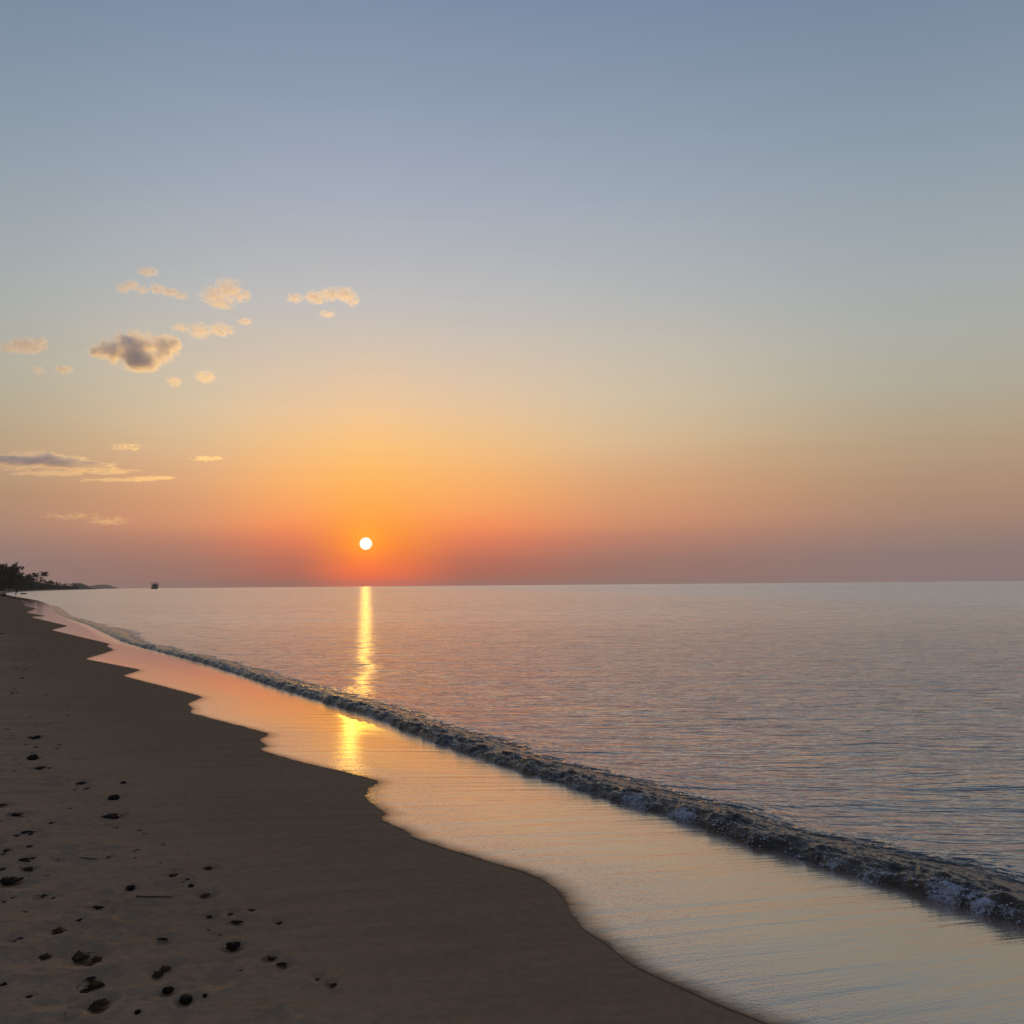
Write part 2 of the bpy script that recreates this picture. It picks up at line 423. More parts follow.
m_glass = simple_mat('cabin_glass', (0.02, 0.02, 0.025), (0.03, 0.03, 0.035), 1, 0.1)
m_skin = simple_mat('skin', (0.22, 0.12, 0.08), (0.26, 0.15, 0.10), 8, 0.6)
m_cloth = simple_mat('dark_clothes', (0.02, 0.018, 0.022), (0.035, 0.03, 0.035), 12, 0.9)
m_hair = simple_mat('dark_hair', (0.012, 0.010, 0.009), (0.022, 0.018, 0.015), 40, 0.6)

# ------------------------------------------------------------------ sand terrain (one sheet to the horizon)
def geo(a, b, ratio):
    n = int(math.log(b / a) / math.log(ratio)); return a * (b / a) ** (np.arange(n) / n)
DEBRIS = [  # px, py, width px, kind
 (33,758,11,'stone'),(44,767.5,15,'weed'),(58.5,744.7,6,'bit'),(58.5,748,6,'bit'),(35,747,7,'bit'),(82,782.7,11,'weed'),(66,781.4,7,'bit'),
 (75,789.3,6,'bit'),(85,788,10,'bit'),(123.4,783,6,'stone'),(114,798.3,11,'stone'),(112,816,21,'weed'),(69,807.8,7,'bit'),(3.5,805,13,'weed'),
 (16,814.4,15,'weed'),(29,833,17,'weed'),(15,834.5,10,'bit'),(53.5,822,12,'bit'),(27,846,11,'bit'),(9,850,11,'weed'),(1.5,853.5,9,'bit'),
 (26,860,14,'weed'),(31.5,857,7,'bit'),(29,868.4,13,'weed'),(17.5,867,8,'bit'),(4,868,9,'bit'),(107.6,856,10,'bit'),(55.6,848,9,'bit'),
 (139,829.6,5,'bit'),(145,833.7,5,'bit'),(115.7,827,5,'bit'),(64,829.6,7,'bit'),(99.5,808,6,'bit'),
 (9,881,25,'heap'),(41,896,10,'weed'),(54.7,897,8,'bit'),(97.6,907,14,'weed'),(131,888,9,'stone'),(77,919.6,14,'bit'),(52,931,24,'rust'),
 (13.7,940.5,14,'weed'),(52,944,14,'rust'),(41,957,23,'rust'),(80,955,28,'rust'),(93,960.5,24,'rust'),(164,939.7,13,'weed'),(91,978,15,'rust'),
 (88,989,38,'rust'),(99.6,1003.5,21,'rust'),(29,997.7,7,'stone'),(185.5,1000,14,'stone'),(168,990.5,12,'stone'),(137.7,1012,6,'stone'),
 (162,971,23,'rust'),(4,984,10,'weed'),(233,946.7,15,'stone'),(271,958,13,'weed'),(283,965,14,'weed'),(330.7,985,10,'weed'),(319,978,9,'bit'),
 (236,921.7,15,'weed'),(231.6,913.5,10,'bit'),(251.6,910,8,'weed'),(212.5,915.4,12,'bit'),(278,922,9,'bit'),(209,867.6,10,'weed'),(191,886,6,'stone'),
 (207.6,894,14,'bit'),(181,881.6,9,'bit'),(190,878,9,'bit'),(171.5,874,13,'bit'),(205,995.5,5,'stone'),(240,969.5,6,'bit'),
 (50,722,7,'bit'),(63.7,730,4,'bit'),(97,715,4,'bit'),(33,737.6,12,'weed'),(88,738,5,'bit'),(66.6,715,5,'bit'),(30,717,4,'bit'),(23.4,669.5,5,'bit'),
 (14,693,7,'bit'),(22,678,6,'bit'),(75,681,4,'bit'),(73,645,3,'bit'),(2,634,7,'bit')]
_dents = []
for (px, py, w, k) in DEBRIS:
    q = hit_beach(px, py); D = q.y
    _dents.append((q.x, q.y, 0.8 * w * D / F, 1.5 * w * D / F, 0.012 if w > 8 else 0.006))
for k in range(750):                                   # trodden sand to the left
    y = math.exp(random.uniform(math.log(3.2), math.log(38)))
    sfrom = 2.4 + abs(random.gauss(0, 2.6)) + (0.6 if y < 6 else 1.6)
    x = float(np.interp(y, Ey, Ex)) - sfrom * random.uniform(0.55, 1.2)
    if x / max(y, .1) < -0.72: continue
    _dents.append((x, y, random.uniform(0.04, 0.10), random.uniform(0.07, 0.16), random.uniform(0.005, 0.016)))
def beach_detail(x, y):
    z = beach(x, y)
    xe = np.interp(y, Ey, Ex)
    inland = xe - x
    dry = sstep(0.5, 3.2, inland - 0.18 * np.abs(y) * 0.2 + 0.5 * perlin(x * 0.8, y * 0.5))
    rr = np.hypot(x, y)
    z = z + dry * (0.020 * fbm(x * 1.1, y * 0.9, 3) + 0.006 * fbm(x * 5, y * 5, 3) * sstep(40, 10, rr))
    for (cx, cy, a, bb, dp) in _dents:
        m = (np.abs(x - cx) < 3 * a) & (np.abs(y - cy) < 3 * bb)
        if not m.any(): continue
        q = np.sqrt(((x[m] - cx) / a) ** 2 + ((y[m] - cy) / bb) ** 2) * (1 + 0.5 * perlin(x[m] * 14, y[m] * 14))
        z[m] += 0.75 * dp * (-(1 - sstep(0.45, 1.0, q)) + 0.35 * np.exp(-((q - 1.25) / 0.25) ** 2))
    return z, dry
rows = np.concatenate([[0.02, 0.4, 0.9, 1.5, 2.0], geo(2.3, 60, 1.0034), geo(60, 380, 1.0065), geo(380, 9000, 1.03), [9000]])
cols = np.concatenate([np.arange(-180, -34, 3.0), np.arange(-34, 20, 0.095), np.arange(20, 40, 0.6), np.arange(40, 180, 3.0)]) * math.pi / 180
RR, AA = np.meshgrid(rows, cols, indexing='ij')
X = RR * np.sin(AA); Y = RR * np.cos(AA)
Zf, dry = beach_detail(X.ravel().copy(), Y.ravel().copy())
sand = mesh_np('beach', np.stack([X.ravel(), Y.ravel(), Zf], -1), grid_faces(len(rows), len(cols), True), m_sand, attrs={'dry': dry})
tag(sand, 'wide brown sand beach running along the sea on the left', 'beach', kind='structure')

# ------------------------------------------------------------------ swash film (thin sheet of water left on the sand)
ys = np.concatenate([np.linspace(-8, 2.4, 40), geo(2.4, 340, 1.0032)])
xe = np.interp(ys, Ey, Ex)
_k = np.exp(-0.5 * (np.arange(-9, 10) / 3.0) ** 2); _k /= _k.sum()
xe = np.convolve(np.concatenate([np.full(9, xe[0]), xe, np.full(9, xe[-1])]), _k, 'valid')
xe = xe + 0.010 * fbm(ys * 6, ys * 0 + 3.3, 3) * np.minimum(1, ys / 6)
xw = np.maximum(Wline(ys) + 0.25 + 0.04 * np.maximum(0, ys - 55), xe + 0.3)
nv = 56
u = np.linspace(0, 1, nv) ** 1.6
XX = xe[:, None] + (xw - xe)[:, None] * u[None, :]; YY = np.repeat(ys[:, None], nv, 1)
d = 0.05 + 0.01 * np.abs(ys); sl_ = (np.interp(ys + 2 * d, Ey, Ex) - np.interp(ys - 2 * d, Ey, Ex)) / (4 * d)
edge = (XX - xe[:, None]) / np.sqrt(1 + np.clip(sl_, -2.5, 2.5) ** 2)[:, None]
ZZ = beach(XX.ravel(), YY.ravel()) + 0.0025 + 0.003 * (1 - np.exp(-edge.ravel() / 0.25))
film = mesh_np('wet_sand', np.stack([XX.ravel(), YY.ravel(), ZZ], -1), grid_faces(len(ys), nv), m_film,
               attrs={'edge': edge.ravel(), 'foot': ((xw[:, None] - XX) / np.sqrt(1 + np.clip(sl_, -2.5, 2.5) ** 2)[:, None]).ravel(), 'dry': np.zeros(XX.size)})
tag(film, 'glossy film of backwash water on wet sand mirroring the sunset', 'wet sand', kind='structure')

# ------------------------------------------------------------------ sea
rows = np.concatenate([geo(2.2, 110, 1.0042), geo(110, 9000, 1.022), [9000]])
cols = np.concatenate([np.arange(-60, -35, 1.0), np.arange(-35, 40, 0.13), np.arange(40, 100, 1.2)]) * math.pi / 180
RR, AA = np.meshgrid(rows, cols, indexing='ij')
X = RR * np.sin(AA); Y = RR * np.cos(AA); x = X.ravel(); y = Y.ravel(); r = RR.ravel()
sw = -shore_s(x, y)                                    # metres seaward
ca, sa = math.cos(R(14)), math.sin(R(14))
cu = x * ca - y * sa; cv = x * sa + y * ca
z = 0.010 * fbm(cu * 1.1, cv * 2.6, 3) * sstep(0.3, 2.5, sw) * sstep(70, 25, r)
z += 0.016 * fbm(cu * 0.35, cv * 0.95, 2) * sstep(1, 4, sw) * sstep(160, 60, r)
z += 0.020 * np.sin(sw * 2.1 + 2.2 * perlin(x * 0.22, y * 0.16)) * np.exp(-((sw - 3.2) / 2.2) ** 2) * (0.6 + perlin(x * .3, y * .2))
z += 0.05 * fbm(cu * 0.05 + 4, cv * 0.16, 3) * sstep(15, 60, sw) * sstep(1500, 300, r)
swl = (x - Wline(y))                                   # horizontal distance from the wave foot
faces = grid_faces(len(rows), len(cols))
fcx = swl[faces].min(1); fy = y[faces].mean(1)
keep = np.where((fy < 92), fcx > 0.30, sw[faces].max(1) > -14)
sea = mesh_np('sea', np.stack([x, y, z], -1), faces[keep], m_sea)
bm = bmesh.new(); bm.from_mesh(sea.data)
bmesh.ops.delete(bm, geom=[v for v in bm.verts if not v.link_faces], context='VERTS'); bm.to_mesh(sea.data); bm.free()
tag(sea, 'calm rippled sea reflecting the sunset', 'sea', kind='structure')

# ------------------------------------------------------------------ the breaking wave along the shore
prof_d = np.array([-0.05, 0.0, 0.015, 0.03, 0.06, 0.11, 0.18, 0.25, 0.35, 0.47, 0.63, 0.85, 1.1, 1.45])
prof_z = np.array([-0.03, 0.004, 0.035, 0.070, 0.105, 0.130, 0.142, 0.138, 0.118, 0.088, 0.055, 0.028, 0.008, -0.05])
nvp = 150
vv = np.linspace(0, 1, nvp) ** 1.25
arc = np.concatenate([[0], np.cumsum(np.hypot(np.diff(prof_d), np.diff(prof_z) * 1.0))]); arc /= arc[-1]
pd = np.interp(vv, arc, prof_d); pz = np.interp(vv, arc, prof_z)
ker = np.array([1, 2, 3, 2, 1]) / 9.0
pd[2:-2] = np.convolve(pd, ker, 'valid'); pz[2:-2] = np.convolve(pz, ker, 'valid')
ys = geo(2.4, 112, 1.0019)
xw = Wline(ys); dy = 0.02 * ys
slw = (Wline(ys + dy) - Wline(ys - dy)) / (2 * dy)
nrm = np.sqrt(1 + slw ** 2); nx = 1 / nrm; ny = -slw / nrm          # seaward normal
sarc = np.concatenate([[0], np.cumsum(np.hypot(np.diff(xw), np.diff(ys)))])
A = 0.95 + 0.30 * perlin(sarc * 0.45, sarc * 0 + 1.5) + 0.22 * perlin(sarc * 1.7, sarc * 0 + 7.7)
A *= sstep(112, 95, ys) * (0.6 + 0.4 * sstep(60, 22, ys)) * 0.74
wid = 1.0 + 0.5 * perlin(sarc * 0.35, sarc * 0 + 4.1) + 0.25 * perlin(sarc * 1.3, sarc * 0 + 2.2)
wid += 0.9 * np.exp(-((ys - 42) / 4.5) ** 2)
toe = 0.05 * fbm(sarc * 1.4, sarc * 0 + 9.9, 3) + 0.035 * fbm(sarc * 5.5, sarc * 0 + 0.4, 2)
S2, V2 = np.meshgrid(sarc, vv, indexing='ij')
frontw = np.exp(-((V2 - 0.16) / 0.17) ** 2); backw = sstep(1.0, 0.45, V2)
lat = pd[None, :] * wid[:, None] + toe[:, None] * (1 - vv[None, :])
hz = pz[None, :] * np.where(pz > 0, 1, 1)[None, :] * np.where(pz[None, :] > 0, A[:, None], 1)
tb = fbm(S2 * 3.2, lat * 7 + S2 * .4, 4, 0.55)
tb2 = fbm(S2 * 9 + 3, lat * 16, 3, 0.6)
ridge = 1 - np.abs(fbm(S2 * 4.5 + 20, lat * 5, 3, 0.5)) * 2.2
amp = A[:, None] * sstep(0.0, 0.04, V2)
disp = amp * (frontw * (0.040 * tb + 0.010 * tb2 + 0.016 * ridge) + backw * (0.014 * tb + 0.004 * tb2))
lat2 = lat - frontw * amp * (0.05 * tb + 0.02 * tb2)
PX = xw[:, None] + nx[:, None] * lat2; PY = ys[:, None] + ny[:, None] * lat2
PZ = hz + disp
fz = fbm(sarc * 0.7, sarc * 0 + 5.5, 3)
SPOTS = [(690,822,1.0),(640,808,0.9),(950,905,1.05),(985,915,0.95),(1015,925,0.7),(835,873,0.7),(870,884,0.7),(590,793,0.5),(455,751,0.35),(500,768,0.4)]
fm = 0.22 + 0.7 * np.maximum(0, fz)
for (px, py, a) in SPOTS:
    q = on_z(px, py); fm = np.maximum(fm, a * np.exp(-((ys - q.y) / (0.022 * q.y)) ** 2))
foam = np.clip(fm[:, None] * np.exp(-((V2 - 0.08) / 0.10) ** 2) + 0.20 * frontw * (0.5 + tb), 0, 1.3)
rough = np.clip(0.25 + 0.9 * frontw + 0.5 * backw, 0, 1) * sstep(1.0, 0.75, V2)
wave = mesh_np('wave', np.stack([PX.ravel(), PY.ravel(), PZ.ravel()], -1), grid_faces(len(ys), nvp), m_wave,
               attrs={'foam': foam.ravel(), 'rough': rough.ravel(), 'back': sstep(0.34, 0.60, V2 + 0.10 * tb).ravel()})
tag(wave, 'low dark shore wave breaking along the wet sand', 'wave', kind='structure')

# foam: bubbles and froth along the toe of the wave
ico = bmesh.new(); bmesh.ops.create_icosphere(ico, subdivisions=1, radius=1)
iv = np.array([v.co[:] for v in ico.verts]); jf = np.array([[v.index for v in f.verts] for f in ico.faces]); ico.free()
bv = []; bf = []; off = 0
prob = (fm ** 1.5)[:, None] * np.exp(-((V2 - 0.06) / 0.07) ** 2) * np.gradient(sarc)[:, None] * (0.35 + np.clip(0.6 + tb * 2.0, 0, 2))
prob = prob.ravel() * sstep(45, 20, np.repeat(ys, nvp)); prob /= prob.sum()
pick = RNG.choice(prob.size, 9000, p=prob)
fx, fy_, fz_ = PX.ravel()[pick], PY.ravel()[pick], PZ.ravel()[pick]
for i in range(len(pick)):
    rad = abs(RNG.normal(0, 0.0030)) + 0.0015
    sc = np.array([rad * RNG.uniform(0.8, 1.8), rad * RNG.uniform(0.8, 1.8), rad * RNG.uniform(0.6, 1.1)])
    c = np.array([fx[i] + RNG.normal(0, 0.012), fy_[i] + RNG.normal(0, 0.012), fz_[i] + RNG.uniform(-0.002, 0.006)])
    bv.append(iv * sc * (1 + RNG.normal(0, 0.12, (len(iv), 1))) + c); bf.append(jf + off); off += len(iv)
fo = mesh_np('sea_foam', np.concatenate(bv), np.concatenate(bf), m_foam)
tag(fo, 'white froth and bubbles along the foot of the breaking wave', 'foam', kind='stuff')

# ------------------------------------------------------------------ debris on the sand
def blob(seed, flat, rough, sub=3):
    rg = random.Random(seed); bm = bmesh.new(); bmesh.ops.create_icosphere(bm, subdivisions=sub, radius=0.5)
    o1, o2 = rg.uniform(0, 99), rg.uniform(0, 99)
    for v in bm.verts:
        n = v.co.normalized()
        k = 1 + rough * float(fbm(np.array([n.x * 1.6 + o1 + n.z]), np.array([n.y * 1.6 + o2 - n.z]), 4)[0])
        v.co = n * 0.5 * k; v.co.z *= flat; v.co.z += 0.10 * flat
    return bm
def weed_bm(seed, n, strands, flat=0.22):
    """a tangled clump: several flattened lobes and curling ribbons, one mesh"""
    rg = random.Random(seed); out = bmesh.new()
    def add(b):
        me = bpy.data.meshes.new('tmp'); b.to_mesh(me); b.free(); out.from_mesh(me); bpy.data.meshes.remove(me)
    for i in range(n):
        b = blob(seed * 31 + i, flat * rg.uniform(0.7, 1.6), 0.9, 2)
        s = rg.uniform(0.22, 0.55)
        mtx = Matrix.Translation((rg.uniform(-0.34, 0.34), rg.uniform(-0.22, 0.22), 0)) @ Matrix.Rotation(rg.uniform(0, 6.3), 4, 'Z') @ Matrix.Diagonal((s, s * rg.uniform(0.4, 0.8), s, 1))
        b.transform(mtx); add(b)
    for i in range(strands):
        x, y = rg.uniform(-0.3, 0.3), rg.uniform(-0.2, 0.2); a = rg.uniform(-0.7, 0.7) + (math.pi if rg.random() < 0.5 else 0); w = rg.uniform(0.012, 0.03); pv = None
        for k in range(9):
            zz = 0.02 + 0.03 * math.sin(k * 1.3 + i)
            nx_, ny_ = -math.sin(a) * w * (1 - k / 10), math.cos(a) * w * (1 - k / 10)
            ring = [out.verts.new((x + nx_, y + ny_, zz)), out.verts.new((x - nx_, y - ny_, zz)), out.verts.new((x - nx_, y - ny_, zz + 0.02)), out.verts.new((x + nx_, y + ny_, zz + 0.02))]
            if pv:
                for j in range(4): out.faces.new((pv[j], pv[(j+1) % 4], ring[(j+1) % 4], ring[j]))
            pv = ring; x += math.cos(a) * 0.045; y += math.sin(a) * 0.045; a += rg.uniform(-0.4, 0.4)
    return out
def me_of(name, bm, mat):
    me = bpy.data.meshes.new(name); bm.to_mesh(me); bm.free()
    for p_ in me.polygons: p_.use_smooth = True
    me.materials.append(mat); return me
PROTO = {
 'stone': [me_of('stone', blob(s, 0.55, 0.45), m_rock) for s in (1, 2, 3)],
 'weed': [me_of('seaweed', weed_bm(s, 5, 3), m_weed) for s in (4, 5, 6)],
 'heap': [me_of('seaweed_heap', weed_bm(7, 12, 9, 0.35), m_weed)],
 'rust': [me_of('brown_wrack', weed_bm(s, 9, 8, 0.10), m_rust) for s in (8, 9, 10)],
 'bit': [me_of('wrack_fragment', weed_bm(s, 2, 1, 0.16), m_weed) for s in (11, 12, 13)]}
NAME = {'stone': 'stone', 'weed': 'seaweed_clump', 'heap': 'seaweed_heap', 'rust': 'seaweed_mat', 'bit': 'wrack_fragment'}
CAT = {'stone': 'stone', 'weed': 'seaweed', 'heap': 'seaweed', 'rust': 'seaweed', 'bit': 'debris'}
GROUP = {'stone': 'dark stones lying on the sand', 'weed': 'dark seaweed clumps on the sand', 'rust': 'brown seaweed mats pressed into the sand', 'bit': 'small dark scraps of wrack on the sand'}
LBL = {(33,758):'dark humped stone at the far end of the debris trail', (123.4,783):'small dark pebble alone right of the debris trail, far up the sand',
 (114,798.3):'dark pointed stone just behind a long flat seaweed clump', (131,888):'small dark stone behind the long thin stick',
 (29,997.7):'lone dark pebble near the bottom left corner', (185.5,1000):'large dark stone nearest the viewer at the bottom of the beach',
 (168,990.5):'dark stone just up-left of the nearest large stone', (137.7,1012):'small pebble at the very bottom edge left of the nearest stone',
 (233,946.7):'round dark stone standing alone mid beach, biggest round one', (191,886):'tiny round pebble in the middle of the wrack line', (205,995.5):'small pebble right of the nearest large stone',
 (44,767.5):'ragged seaweed clump just in front of the humped stone', (82,782.7):'flat dark seaweed strip left of the lone far pebble',
 (112,816):'long flat seaweed clump in front of the pointed stone', (3.5,805):'seaweed clump cut by the left edge, the farthest there', (16,814.4):'long low seaweed clump near the left edge',
 (29,833):'thick dark seaweed clump with a thin tail to its left', (9,850):'low seaweed clump behind the big heap at the left edge', (26,860):'forked seaweed clump right behind the big heap',
 (29,868.4):'flat seaweed clump touching the back of the big heap', (41,896):'small round seaweed clump in front of the big heap', (97.6,907):'short thick seaweed clump left of and below the thin stick',
 (13.7,940.5):'dark seaweed clump left of the brown mats', (164,939.7):'dark seaweed clump trailing a thin strand to the right', (4,984):'dark seaweed clump cut by the left edge, lowest there',
 (271,958):'seaweed clump right of the round stone, first of two', (283,965):'seaweed clump right of the round stone, nearer of two', (330.7,985):'spiky seaweed clump farthest right on the sand',
 (236,921.7):'long seaweed clump just behind the round stone', (251.6,910):'knotted seaweed clump at the right end of the wrack line', (209,867.6):'seaweed clump at the top of the right hand wrack line',
 (33,737.6):'dark seaweed clump, the farthest one up the beach', (9,881):'big dark heap of seaweed at the left edge of the sand',
 (52,931):'brown seaweed mat, topmost of the brown ones', (52,944):'small brown seaweed mat under the topmost brown one', (41,957):'thick brown seaweed mat nearest the left edge',
 (80,955):'wide brown seaweed mat with a dark centre', (93,960.5):'thin brown seaweed mat right in front of the wide dark-centred one', (91,978):'small brown seaweed mat between two wide ones',
 (88,989):'widest brown seaweed mat, low on the left', (99.6,1003.5):'lowest brown seaweed mat, near the bottom edge', (162,971):'brown seaweed mat apart on the right, above the nearest stones'}
def put_debris(px, py, w, k, idx):
    q = hit_beach(px, py); D = q.y; zk = 1.0 + 1.6 * max(0.0, min(1.0, (770 - py) / 90)); wm = w * D / F * (0.85 if k == 'rust' else 1.15 if k in ('weed', 'rust', 'bit') else 0.9)
    o = bpy.data.objects.new(NAME[k], PROTO[k][idx % len(PROTO[k])]); C.objects.link(o)
    dep = 2.0 if k in ('rust',) else (1.3 if k == 'heap' else 1.2)
    o.scale = (wm, wm * dep * random.uniform(0.8, 1.2), wm * {'stone': 1.0, 'rust': 0.38}.get(k, 0.8 * zk))
    o.location = (q.x, q.y, q.z - (0.004 if k in ('rust', 'bit') else 0.0) + 0.0)
    o.rotation_euler = (0, 0, random.uniform(-0.35, 0.35) + (math.pi if idx % 2 else 0))
    lb = LBL.get((px, py))
    if not lb: lb = 'small dark scrap of wrack scattered on the sand'
    tag(o, lb, CAT[k], GROUP.get(k))
for i, (px, py, w, k) in enumerate(DEBRIS): put_debris(px, py, w, k, i)
nbit = 0
for i in random.sample(range(390), 390):               # the smaller scraps between them
    if i >= 270:
        py = random.uniform(632, 760); px = abs(random.gauss(0, 30)) + (py - 632) * 0.35 * random.random()
    elif random.random() < 0.55:
        py = random.uniform(700, 1015); px = abs(random.gauss(0, 55)) + 0.0
    else:
        tt = random.random(); px = 20 + 250 * tt + random.gauss(0, 22); py = 735 + 215 * tt + random.gauss(0, 14)
    if px < 1 or px > 330: continue
    nbit += 1
    if nbit > 235: break
    put_debris(round(px, 1), round(py, 1), random.uniform(2.4, 7.0) * (0.6 + (py - 640) / 600), 'bit', i)
def stick(pa, pb, w, label):
    a = hit_beach(*pa); b_ = hit_beach(*pb); n = 14; L = (b_ - a).length
    bm = bmesh.new(); pr = None; ax = (b_ - a).normalized(); sd = ax.cross(Vector((0, 0, 1))).normalized()
    for k in range(n):
        f = k / (n - 1); c = (b_ - a) * f + sd * (0.02 * L * math.sin(f * 5)) + Vector((0, 0, w * 0.4 + 0.01 * L * math.sin(f * 3.1)))
        rad = w * (0.55 - 0.3 * f)
        ring = [bm.verts.new(c + sd * rad * math.cos(j * math.pi / 3) + Vector((0, 0, rad * math.sin(j * math.pi / 3)))) for j in range(6)]
        if pr:
            for j in range(6): bm.faces.new((pr[j], pr[(j+1) % 6], ring[(j+1) % 6], ring[j]))
        else: bm.faces.new(ring[::-1])
        pr = ring
    bm.faces.new(pr)
    o = bm_obj('stick', bm, m_twig); o.location = a
    tag(o, label, 'stick')
stick((136, 897), (173, 898), 0.010, 'long thin pale stick lying flat across the sand')
stick((78, 858), (98, 860), 0.010, 'short thin stick lying far up the sand left of the scraps')

# ------------------------------------------------------------------ trees along the far shore
def cone_seg(bm, a, b_, ra, rb, n=7):
    ax = (b_ - a).normalized(); s = ax.orthogonal().normalized(); t_ = ax.cross(s)
    v0 = [bm.verts.new(a + (s * math.cos(k * 2 * math.pi / n) + t_ * math.sin(k * 2 * math.pi / n)) * ra) for k in range(n)]
    v1 = [bm.verts.new(b_ + (s * math.cos(k * 2 * math.pi / n) + t_ * math.sin(k * 2 * math.pi / n)) * rb) for k in range(n)]
    for k in range(n): bm.faces.new((v0[k], v0[(k+1) % n], v1[(k+1) % n], v1[k]))
def leaf_quads(bm, rg, c, rad, n, size):
    for _ in range(n):
        while True:
            p_ = Vector((rg.uniform(-1, 1), rg.uniform(-1, 1), rg.uniform(-1, 1)))
            if p_.length < 1: break
        p_ = p_ * (0.55 + 0.45 * rg.random())
        p_ = c + Vector((p_.x * rad.x, p_.y * rad.y, p_.z * rad.z))
        u_ = Vector((rg.gauss(0, 1), rg.gauss(0, 1), rg.gauss(0, 1))).normalized(); w_ = u_.orthogonal().normalized()
        s = size * rg.uniform(0.6, 1.4)
        bm.faces.new([bm.verts.new(p_ + u_ * s), bm.verts.new(p_ + w_ * s * 0.45), bm.verts.new(p_ - u_ * s), bm.verts.new(p_ - w_ * s * 0.45)])
def broad_tree(seed, wid, lowcrown):
    """unit height 1 tree"""
    rg = random.Random(seed); root = empty('broadleaf_tree', (0, 0, 0))
    tr = bmesh.new(); cr = bmesh.new()
    pts = [Vector((0, 0, -0.05)), Vector((0.01, 0, 0.2)), Vector((0.03, 0.01, 0.45)), Vector((0.02, 0.02, 0.72))]
    rr_ = [0.030, 0.024, 0.017, 0.008]
    for k in range(3): cone_seg(tr, pts[k], pts[k+1], rr_[k], rr_[k+1])
    for k in range(24):
        z0 = rg.uniform(lowcrown, 0.72); a = rg.uniform(0, 6.28); L = wid * rg.uniform(0.45, 1.0)
        b0 = Vector((0.02, 0.01, z0)); b1 = b0 + Vector((math.cos(a) * L, math.sin(a) * L, rg.uniform(0.02, 0.22)))
        cone_seg(tr, b0, b1, 0.010, 0.003, 5)
        for m_ in range(3):
            c = b0.lerp(b1, rg.uniform(0.5, 1.05)) + Vector((rg.uniform(-.06, .06), rg.uniform(-.06, .06), rg.uniform(-.02, .07)))
            rd = rg.uniform(0.05, 0.115)
            leaf_quads(cr, rg, c, Vector((rd * 1.25, rd * 1.25, rd * 0.8)), 48, 0.022)
    for k in range(5):
        leaf_quads(cr, rg, Vector((rg.uniform(-.1, .1), rg.uniform(-.1, .1), rg.uniform(0.72, 0.93))), Vector((0.09, 0.09, 0.075)), 50, 0.022)
    bm_obj('trunk', tr, m_bark, root); bm_obj('crown', cr, m_leaf, root, False)
    return root
def palm_tree(seed, sparse=1.0):
    rg = random.Random(seed); root = empty('palm_tree', (0, 0, 0)); tr = bmesh.new(); cr = bmesh.new()
    pv = Vector((0, 0, -0.03))
    for k in range(6):
        q = Vector((0.05 * ((k + 1) / 6) ** 2, 0, (k + 1) / 6 * 0.78)); cone_seg(tr, pv, q, 0.016 - 0.0012 * k, 0.016 - 0.0012 * (k + 1)); pv = q
    for k in range(int(26 * sparse)):
        a = k * 2.4 + rg.uniform(-.2, .2); e = rg.uniform(-0.1, 1.2); L = rg.uniform(0.20, 0.27); p0 = pv.copy(); dr = Vector((math.cos(a) * math.cos(e), math.sin(a) * math.cos(e), math.sin(e)))
        prev = None
        for j in range(7):
            w_ = 0.05 * math.sin((j + 0.6) / 7.2 * math.pi); s = dr.cross(Vector((0, 0, 1))).normalized()
            ring = (cr.verts.new(p0 + s * w_ - Vector((0, 0, w_ * 0.6))), cr.verts.new(p0), cr.verts.new(p0 - s * w_ - Vector((0, 0, w_ * 0.6))))
            if prev: cr.faces.new((prev[0], prev[1], ring[1], ring[0])); cr.faces.new((prev[1], prev[2], ring[2], ring[1]))
            prev = ring; p0 = p0 + dr * (L / 6); dr = (dr + Vector((0, 0, -0.22))).normalized()
    bm_obj('trunk', tr, m_bark, root); bm_obj('crown', cr, m_frond, root, False)
    return root
TP = [broad_tree(21, 0.34, 0.10), broad_tree(22, 0.28, 0.08), broad_tree(23, 0.52, 0.06), palm_tree(24), palm_tree(25, 0.55)]
used = [False] * len(TP)
def Dland(px): return float(np.interp(px, [-40, 0, 10, 20, 40, 60, 75, 90], [600, 690, 720, 820, 1120, 1500, 1850, 2100]))
TREES = [  # px, top y, proto, width factor, label
 (-12,562,0,1.2,None),
 (-4,561.5,0,1.1,'tall dark tree cut by the left edge of the picture'),
 (4,562,1,1.5,'tall dark broad tree, second from the left edge'),
 (9.5,564.5,0,1.1,'dense dark tree between the left edge tree and the leaning top'),
 (15,560.8,1,0.75,'tall narrow dark tree whose tip stands highest, left of the lower trees'),
 (20.5,571.5,0,1.0,'mid height tree directly right of the tall narrow tree'),
 (25,573.5,2,0.8,'rounded mid height tree, second right of the tall narrow tree'),
 (29,574.2,0,1.0,'rounded tree directly left of the thin small palm'),
 (33,571,4,1.3,'thin palm with sparse top above the tree line'),
 (36.5,576.5,2,0.9,'low broad tree between the two palms'),
 (43,569.8,3,1.0,'palm with a full round crown rising clear of the trees'),
 (41,579.5,2,0.9,'low bushy tree at the foot of the full crowned palm'),
 (46.5,580.5,2,0.9,'low bushy tree just right of the full crowned palm'),
 (49.5,579.5,1,1.2,'small pointed tree in the falling end of the tree line'),
 (53.5,581,2,0.9,'small tree past the pointed one in the falling tree line'),
 (57.5,582.2,2,0.9,'small low tree near the right end of the tree line'),
 (61.5,583.6,2,0.9,'very low tree at the right end of the tree line'),
 (66,583.2,2,1.1,'low flat topped bush left of the last bush on the shore'),
 (70.5,583,2,1.1,'low flat topped bush second from the end of the shore'),
 (74,582.4,2,0.6,'last little bush at the tip of the wooded shore')]
